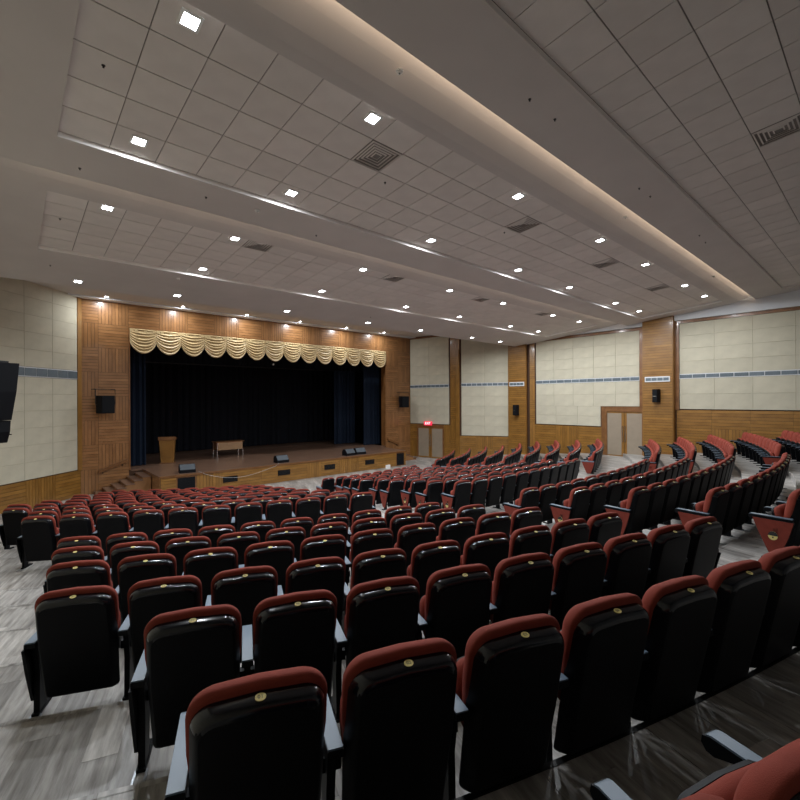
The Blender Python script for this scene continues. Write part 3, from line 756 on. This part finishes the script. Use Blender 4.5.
for px, py, ci, lb, wh in ((531, 99, 0, 'small dark sprinkler, upper of the first pair on the nearest ceiling border', 0), (556, 119, 0, 'small dark sprinkler, lower of the first pair on the nearest ceiling border', 0),
        (640, 188, 0, 'small dark sprinkler, left of the second pair on the nearest ceiling border', 0), (651, 196, 0, 'small dark sprinkler, right of the second pair on the nearest ceiling border', 0),
        (700, 235, 0, 'small dark sprinkler, left of the third pair on the nearest ceiling border', 0), (706, 242, 0, 'small dark sprinkler, right of the third pair on the nearest ceiling border', 0),
        (401, 73, 1, 'white smoke detector on the plaster below the nearest cove', 1), (626, 218, 1, 'white smoke detector along the nearest cove, second from left', 1), (714, 277, 1, 'white smoke detector along the nearest cove, nearest the right wall', 1),
        (105, 71, 1, 'dark sprinkler in a tile at the upper left of the ceiling', 0), (12, 105, 1, 'dark sprinkler on plaster near the left picture edge', 0), (386, 186, 1, 'dark sprinkler in a tile right of the first air diffuser', 0),
        (505, 235, 1, 'dark sprinkler in a tile below the second air diffuser', 0), (81, 168, 1, 'dark sprinkler on the dark border left of the middle cove', 0),
        (207, 197, 1, 'dark sprinkler on the middle border under the nearest tray', 0), (258, 210, 1, 'white smoke detector on the middle plaster border', 1), (317, 235, 1, 'dark sprinkler on the middle border right of the detector', 0),
        (61, 222, 2, 'dark sprinkler in the farthest tray at left', 0), (10, 185, 2, 'tiny dark sprinkler on plaster at the far left edge', 0), (51, 265, 2, 'tiny dark sprinkler on plaster above the left wall', 0), (179, 278, 2, 'white smoke detector on the farthest plaster border', 1), (371, 317, 2, 'tiny sprinkler on the farthest border toward the right', 0)):
    x, y = on_ceiling(px, py, ci); sprinkler(x, y, ci, lb, bool(wh))

# ------------------------------------------------------------------ loudspeakers
def wall_speaker(x, y, z, rz, lb):
    e = empty('wall_speaker', (x, y, z), rz); tag(e, lb, 'speaker', 'black loudspeakers on brackets by the stage')
    mb = MB(); mb.prism([(-.32, -.12), (-.24, -.42), (.24, -.42), (.32, -.12), (.26, .02), (-.26, .02)], -.36, .36, 'z', 'black'); mb.build('cabinet', e, loc=(0, -.12, 0))
    mb = MB(); mb.box(-.23, .23, -.455, -.42, -.33, .33, 'grille'); mb.build('grille', e, loc=(0, -.12, 0))
    mb = MB(); mb.tube([(-.36, .08, .62), (-.36, -.3, .62), (.36, -.3, .62), (.36, .08, .62)], .015, 'darkmetal'); mb.tube([(-.36, -.3, .62), (-.36, -.3, .0), (-.3, -.3, 0)], .015, 'darkmetal'); mb.tube([(.36, -.3, .62), (.36, -.3, .0), (.3, -.3, 0)], .015, 'darkmetal'); mb.build('bracket', e)
wall_speaker(2.98, WALLY-.14, CZ-.13, .25, 'black loudspeaker on a frame bracket left of the stage opening')
wall_speaker(19.55, WALLY-.14, CZ-.12, -.3, 'black loudspeaker on a frame bracket right of the stage opening')
def small_speaker(T, x, y, z, lb):
    e = empty('pillar_speaker'); e.matrix_world = T @ Matrix.Translation((x, y, z)) @ Matrix.Rotation(math.pi, 4, 'Z') @ Matrix.Rotation(math.pi, 4, 'Z'); tag(e, lb, 'speaker', 'small black loudspeakers on the pillars')
    mb = MB(); mb.prism([(-.16, -.04), (-.1, -.28), (.1, -.28), (.16, -.04)], -.3, .3, 'z', 'black'); mb.build('cabinet', e)
    mb = MB(); mb.box(-.095, .095, -.295, -.28, -.27, .27, 'grille'); mb.box(-.07, .07, -.3, -.295, -.03, -.01, 'chrome'); mb.build('grille', e)
    mb = MB(); mb.box(-.03, .03, -.04, .0, -.12, .12, 'darkmetal'); mb.build('bracket', e)
small_speaker(Tp1, Lp1/2, -.105, CZ-.62, 'small black loudspeaker on the narrow timber pillar left of the double door')
small_speaker(Tp2, Lp2/2-.02, -.325, CZ+.14, 'small black loudspeaker on the wide timber pillar right of the double door')
# hung line array at the left edge of the picture
la = empty('line_array', (-.19, 10.79, CZ-.2), math.radians(-150)); tag(la, 'black hanging loudspeaker stack at the left picture edge', 'speaker')
def cab(z0, z1, d0, d1, nm):
    mb = MB(); prof = [(-.35, z0), (d0, z0), (d0+.5*(d1-d0)+.03, (z0+z1)/2), (d1, z1), (-.35, z1)]
    mb.prism(prof, -.3, .3, 'x', 'black')
    mb.prism([(d0+.001, z0+.03), (d0+.012, z0+.03), (d0+.5*(d1-d0)+.042, (z0+z1)/2), (d1+.012, z1-.03), (d1+.001, z1-.03), (d0+.5*(d1-d0)+.031, (z0+z1)/2)], -.27, .27, 'x', 'grille'); mb.box(-.302, -.3, -.1, .05, z0+.35*(z1-z0), z0+.35*(z1-z0)+.02, 'chrome'); mb.build(nm, la)
cab(-.14, .9, .05, .27, 'upper_cabinet'); cab(-.56, -.15, -.07, .03, 'lower_cabinet')
mb = MB(); mb.tube([(-.1, 0, .9), (-.1, 0, 3.75)], .012, 'darkmetal'); mb.box(-.2, .2, -.25, .15, .9, .94, 'darkmetal'); mb.build('hanger', la)

# ------------------------------------------------------------------ seats
def outline(w0, wm, w1, z0, z1, r, n=6, inset=0, rb=.03):
    """rounded upright outline, half widths w0 bottom, wm middle, w1 top"""
    pts = []
    w0 -= inset; wm -= inset; w1 -= inset; z0 += inset; z1 -= inset; r = max(.01, r-inset*.6)
    def corner(cx, cz, a0, rr, k):
        for i in range(k+1):
            a = a0+math.pi/2*i/k; pts.append((cx+rr*math.cos(a), cz+rr*math.sin(a)))
    corner(w0-rb, z0+rb, -math.pi/2, rb, 2)
    pts.append((wm, z0+(z1-z0)*.55))
    corner(w1-r, z1-r, 0, r, n)
    pts.append((0, z1+.008))
    corner(-w1+r, z1-r, math.pi/2, r, n)
    pts.append((-wm, z0+(z1-z0)*.55))
    corner(-w0+rb, z0+rb, math.pi, rb, 2)
    return pts
def lean(p): return (p[0], p[1]+(.93-p[2])*.20, p[2])
def chair_parts(n=6):
    P = {}
    # black shell
    mb = MB()
    def L(ins, y, top=0, n_=n):
        out = []
        for x, z in outline(.228, .24, .235, .11, .866, .085, n_, ins, .02):
            if top and z > .6: z -= top*(z-.6)/.29
            out.append(lean((x, y, z)))
        return out
    mb.loft([L(.0, .03), L(.0, .02)], 'shell', True, False)
    mb.loft([L(.0, .02), L(.004, .0, 0), L(.014, -.030, -.004), L(.022, -.044, -.004), L(.028, -.052, .004), L(.034, -.056, .02)], 'shelltop', False, False)
    ks = mb.m('shell')
    for q_, f_ in enumerate(mb.f):
        if sum(mb.v[i_].z for i_ in f_)/len(f_) < .80: mb.mi[q_] = ks
    mb.loft([L(.034, -.056, .02), L(.045, -.057, .025), L(.07, -.057, .04)], 'shell', False, True)
    P['back_shell'] = mb.mesh('back_shell', 62)
    # red cushion
    mb = MB()
    def Q(ins, y): return [lean((x, y, z)) for x, z in outline(.225, .248, .248, .36, .902, .10, n, ins, .05)]
    mb.loft([Q(.02, .012), Q(.004, .022), Q(0, .036), Q(.004, .066), Q(.018, .092), Q(.05, .110), Q(.12, .116)], 'red')
    P['back_cushion'] = mb.mesh('back_cushion', 60)
    # folded seat
    T = Matrix.Translation((0, .22, .35)) @ Matrix.Rotation(math.radians(76), 4, 'X')
    mb = MB()
    o_ = lambda ins, z: [(x, y, z) for x, y in outline(.215, .225, .22, 0, .31, .07, max(2, n-2), ins, .05)]
    mb.loft([o_(.03, .0), o_(.006, .015), o_(0, .04), o_(.008, .07), o_(.04, .092), o_(.09, .098)], 'red', T=T)
    P['seat'] = mb.mesh('seat', 60)
    mb = MB(); mb.loft([o_(.04, -.03), o_(.015, -.02), o_(.012, .004)], 'shell', T=T)
    P['seat_pan'] = mb.mesh('seat_pan', 50)
    # armrest: pad on a black beam with a hooked front
    mb = MB()
    y0, y1, z = .06, .50, .55
    prof = [(y0, z-.03), (y1-.10, z-.035), (y1-.06, z-.05), (y1-.03, z-.062), (y1, z-.058), (y1+.018, z-.035), (y1+.014, z-.008), (y1-.015, z), (y0, z)]
    mb.prism(prof, -.032, .032, 'x', 'shell')
    top = [(y0+.005, z), (y1-.018, z), (y1+.002, z-.006), (y1+.002, z+.001), (y1-.018, z+.008), (y0+.005, z+.008)]
    mb.prism(top, -.030, .030, 'x', 'arm')
    P['armrest'] = mb.mesh('armrest', 40)
    # standard: leg with foot
    mb = MB()
    mb.prism([(.16, .02), (.27, .02), (.30, .3), (.34, .52), (.13, .52), (.17, .3)], -.018, .018, 'x', 'shell')
    mb.box(-.024, .024, .14, .38, 0, .02, 'shell')
    mb.box(-.034, -.022, .04, .16, 0, .008, 'steel'); mb.box(.022, .034, .04, .16, 0, .008, 'steel')
    mb.box(-.05, .05, .20, .25, .36, .42, 'shell')
    P['leg'] = mb.mesh('leg')
    mb = MB()
    mb.prism([(.17, .10), (.30, .10), (.40, .33), (.47, .518), (.04, .518), (.09, .33)], -.014, .004, 'x', 'shell')
    mb.prism([(.175, .105), (.295, .105), (.395, .33), (.462, .515), (.048, .515), (.095, .33)], .004, .016, 'x', 'sidered')
    P['side_panel'] = mb.mesh('side_panel')
    mb = MB(); mb.prism([(.05*math.cos(a), .055*math.sin(a)) for a in [2*math.pi*i/20 for i in range(20)]], 0, .004, 'x', 'badge')
    mb.prism([(.05*math.cos(a), .055*math.sin(a)) for a in [math.pi*i/10 for i in range(11)]], .004, .006, 'x', 'ink'); mb.prism([(-.008, -.03), (.008, -.03), (.008, -.012), (-.008, -.012)], .004, .006, 'x', 'ink')
    P['row_plate'] = mb.mesh('row_plate')
    mb = MB(); seg_ = 16
    mb.prism([(.0195*math.cos(2*math.pi*i/seg_), .0165*math.sin(2*math.pi*i/seg_)) for i in range(seg_)], 0, .003, 'z', 'badge')
    P['number_badge'] = mb.mesh('number_badge')
    return P
NEAR, FAR = chair_parts(7), chair_parts(3)
BT = Matrix.Translation(lean((0, -.019, .8668))) @ Matrix.Rotation(math.radians(14), 4, 'X')
numbers = {}
def number_mesh(n):
    if n not in numbers:
        mb = MB(); text_mb(mb, '%02d' % n, .021, 'ink', Matrix.Translation((0, 0, .0032)), .0004)
        for s in (-1, 1): mb.box(s*.0165-.001, s*.0165+.001, -.001, .001, .003, .0036, 'ink')
        numbers[n] = mb.mesh('number')
    return numbers[n]

SP = .56
seats = []   # block, row, index, count, x, y, z, rz, isfirst, islast
def add_row(block, row, th0, n):
    _, r, z = ROWS[row]
    for i in range(n):
        th = th0+SP/r*i
        seats.append(dict(b=block, row=row, i=i, n=n, x=CEN.x+r*math.sin(th), y=CEN.y-r*math.cos(th), z=z, rz=th))
def row_left(row, x0, n=None, x1=None):
    r = ROWS[row][1]; th0 = math.asin((x0-CEN.x)/r)
    if n is None: n = round((math.asin((x1-CEN.x)/r)-th0)*r/SP)+1
    add_row('left', row, th0, n); add_row('right', row, -th0-SP/r*(n-1), n)
row_left(0, .49, 8); row_left(1, .67, 9); row_left(2, .76, 9)
for rw, x0 in ((3, .35), (4, .47), (5, .57), (6, .69)): row_left(rw, x0, 10)
row_left(7, .38, 11)
for k, (x0, x1) in enumerate(((.49, 5.65), (.13, 5.7), (.19, 5.8), (.80, 5.85), (1.44, 5.9), (1.57, 6.0), (2.24, 6.1))): row_left(8+k, x0, None, x1)
row_left(15, 2.71, 8)
for rw, n in ((1, 13), (2, 13), (3, 12), (4, 12), (5, 12), (6, 12), (7, 11), (8, 11), (9, 10), (10, 10), (11, 9), (12, 9), (13, 8), (14, 7), (15, 9)):
    r = ROWS[rw][1]; add_row('centre', rw, -SP/r*(n-1)/2+(.3/r if rw == 15 else 0), n)
for s in seats:
    s['t'] = s['x']*math.sin(YAW)+s['y']*math.cos(YAW); s['l'] = s['x']*math.cos(YAW)-s['y']*math.sin(YAW)
    s['vis'] = s['t'] > .3 and abs(s['l']/s['t']) < 1.12 and not (s['row'] == 0 and (s['i'] > 4 or s['b'] != 'left'))
seats = [s for s in seats if s['vis']]
seats.sort(key=lambda s: s['t'])
ORD = ['first', 'second', 'third', 'fourth', 'fifth', 'sixth', 'seventh', 'eighth', 'ninth', 'tenth', 'eleventh', 'twelfth', 'thirteenth', 'fourteenth']
def copy_to(name, me, parent, M4=None):
    o = bpy.data.objects.new(name, me); o.parent = parent
    if M4 is not None: o.matrix_local = M4
    C.objects.link(o); return o
made = 0
rest = MB()
_pb = MB(); _pb.prism([(.17, .10), (.30, .10), (.40, .33), (.47, .518), (.04, .518), (.09, .33)], -.014, .004, 'x', 'shell'); PB = _pb.mesh('side_panel')
print('seats', len(seats))
for s in seats:
    Tm = Matrix.Translation((s['x'], s['y'], s['z'])) @ Matrix.Rotation(s['rz'], 4, 'Z')
    first, last = s['i'] == 0, s['i'] == s['n']-1
    if made < 300:
        made += 1
        P = NEAR if s['t'] < 6.5 else FAR
        e = bpy.data.objects.new('auditorium_seat', None); C.objects.link(e); e.matrix_world = Tm; e.empty_display_size = .1
        if s['row'] == 0: where = "row nearest the camera"
        elif s['row'] <= 6: where = f"{ORD[s['row']-1]} row ahead of camera"
        else: where = f"{ORD[s['row']-7]} row past the cross aisle"
        tag(e, f"red and black auditorium seat, {ORD[s['i']]} from left, {where}, {s['b']} block", 'seat', 'auditorium seats')
        copy_to('back_shell', P['back_shell'], e); copy_to('back_cushion', P['back_cushion'], e)
        q = copy_to('seat', P['seat'], e); copy_to('seat_pan', P['seat_pan'], q)
        for sd in ((-1, 1) if first else (1,)):
            R = Matrix.Translation((sd*.28, 0, 0))
            copy_to('armrest', P['armrest'], e, R)
            if (first and sd == -1) or (last and sd == 1):
                pn = copy_to('side_panel', PB if (s['b'] == 'left' and first) or (s['b'] == 'right' and last) else P['side_panel'], e, Matrix.Translation((sd*(.28+.034), 0, 0)) @ Matrix.Scale(sd, 4, (1, 0, 0)))
                if s['t'] < 12 and s['b'] == 'centre':
                    copy_to('row_plate', P['row_plate'], pn, Matrix.Translation((.0162, .25, .32)))
            copy_to('leg', P['leg'], e, R)
        if s['t'] < 9.5:
            bd = copy_to('number_badge', P['number_badge'], e, BT)
            if s['t'] < 4: copy_to('number', number_mesh(s['i']+1), bd)
    else:
        for nm in ('back_shell', 'back_cushion', 'seat', 'seat_pan', 'armrest', 'leg'):
            me = FAR[nm]; R = Matrix.Translation((.28, 0, 0)) if nm in ('armrest', 'leg') else Matrix()
            for mi_, slot in enumerate(me.materials):
                key = [k for k, v in M.items() if v == slot][0]
                fs = [tuple(p.vertices) for p in me.polygons if p.material_index == mi_]
                used = sorted({v for f in fs for v in f}); mp_ = {v: i for i, v in enumerate(used)}
                rest.add([R @ me.vertices[v].co for v in used], [tuple(mp_[v] for v in f) for f in fs], key, Tm)
        if first: rest.prism([(.17, .10), (.30, .10), (.40, .33), (.47, .518), (.04, .518), (.09, .33)], -.32, -.292, 'x', 'sidered', Tm); rest.box(-.312, -.25, .06, .5, .52, .555, 'arm', Tm)
if rest.v:
    o = rest.build('auditorium_seat', smooth=50)
    tag(o, 'farthest red and black auditorium seats in the front and right rows', 'seats', 'auditorium seats', 'stuff')
# paper left on a seat in the front row
mb = MB(); c15 = [s for s in seats if s['b'] == 'centre' and s['row'] == 15 and s['i'] == 5][0]
mb.box(-.12, .12, -.01, .02, .0, .16, 'white', Matrix.Translation((c15['x'], c15['y']+.03, c15['z']+.95)) @ Matrix.Rotation(c15['rz'], 4, 'Z'))
tag(mb.build('paper_sign'), 'small white card standing on a front row seat back', 'card')
bpy.context.view_layer.update()
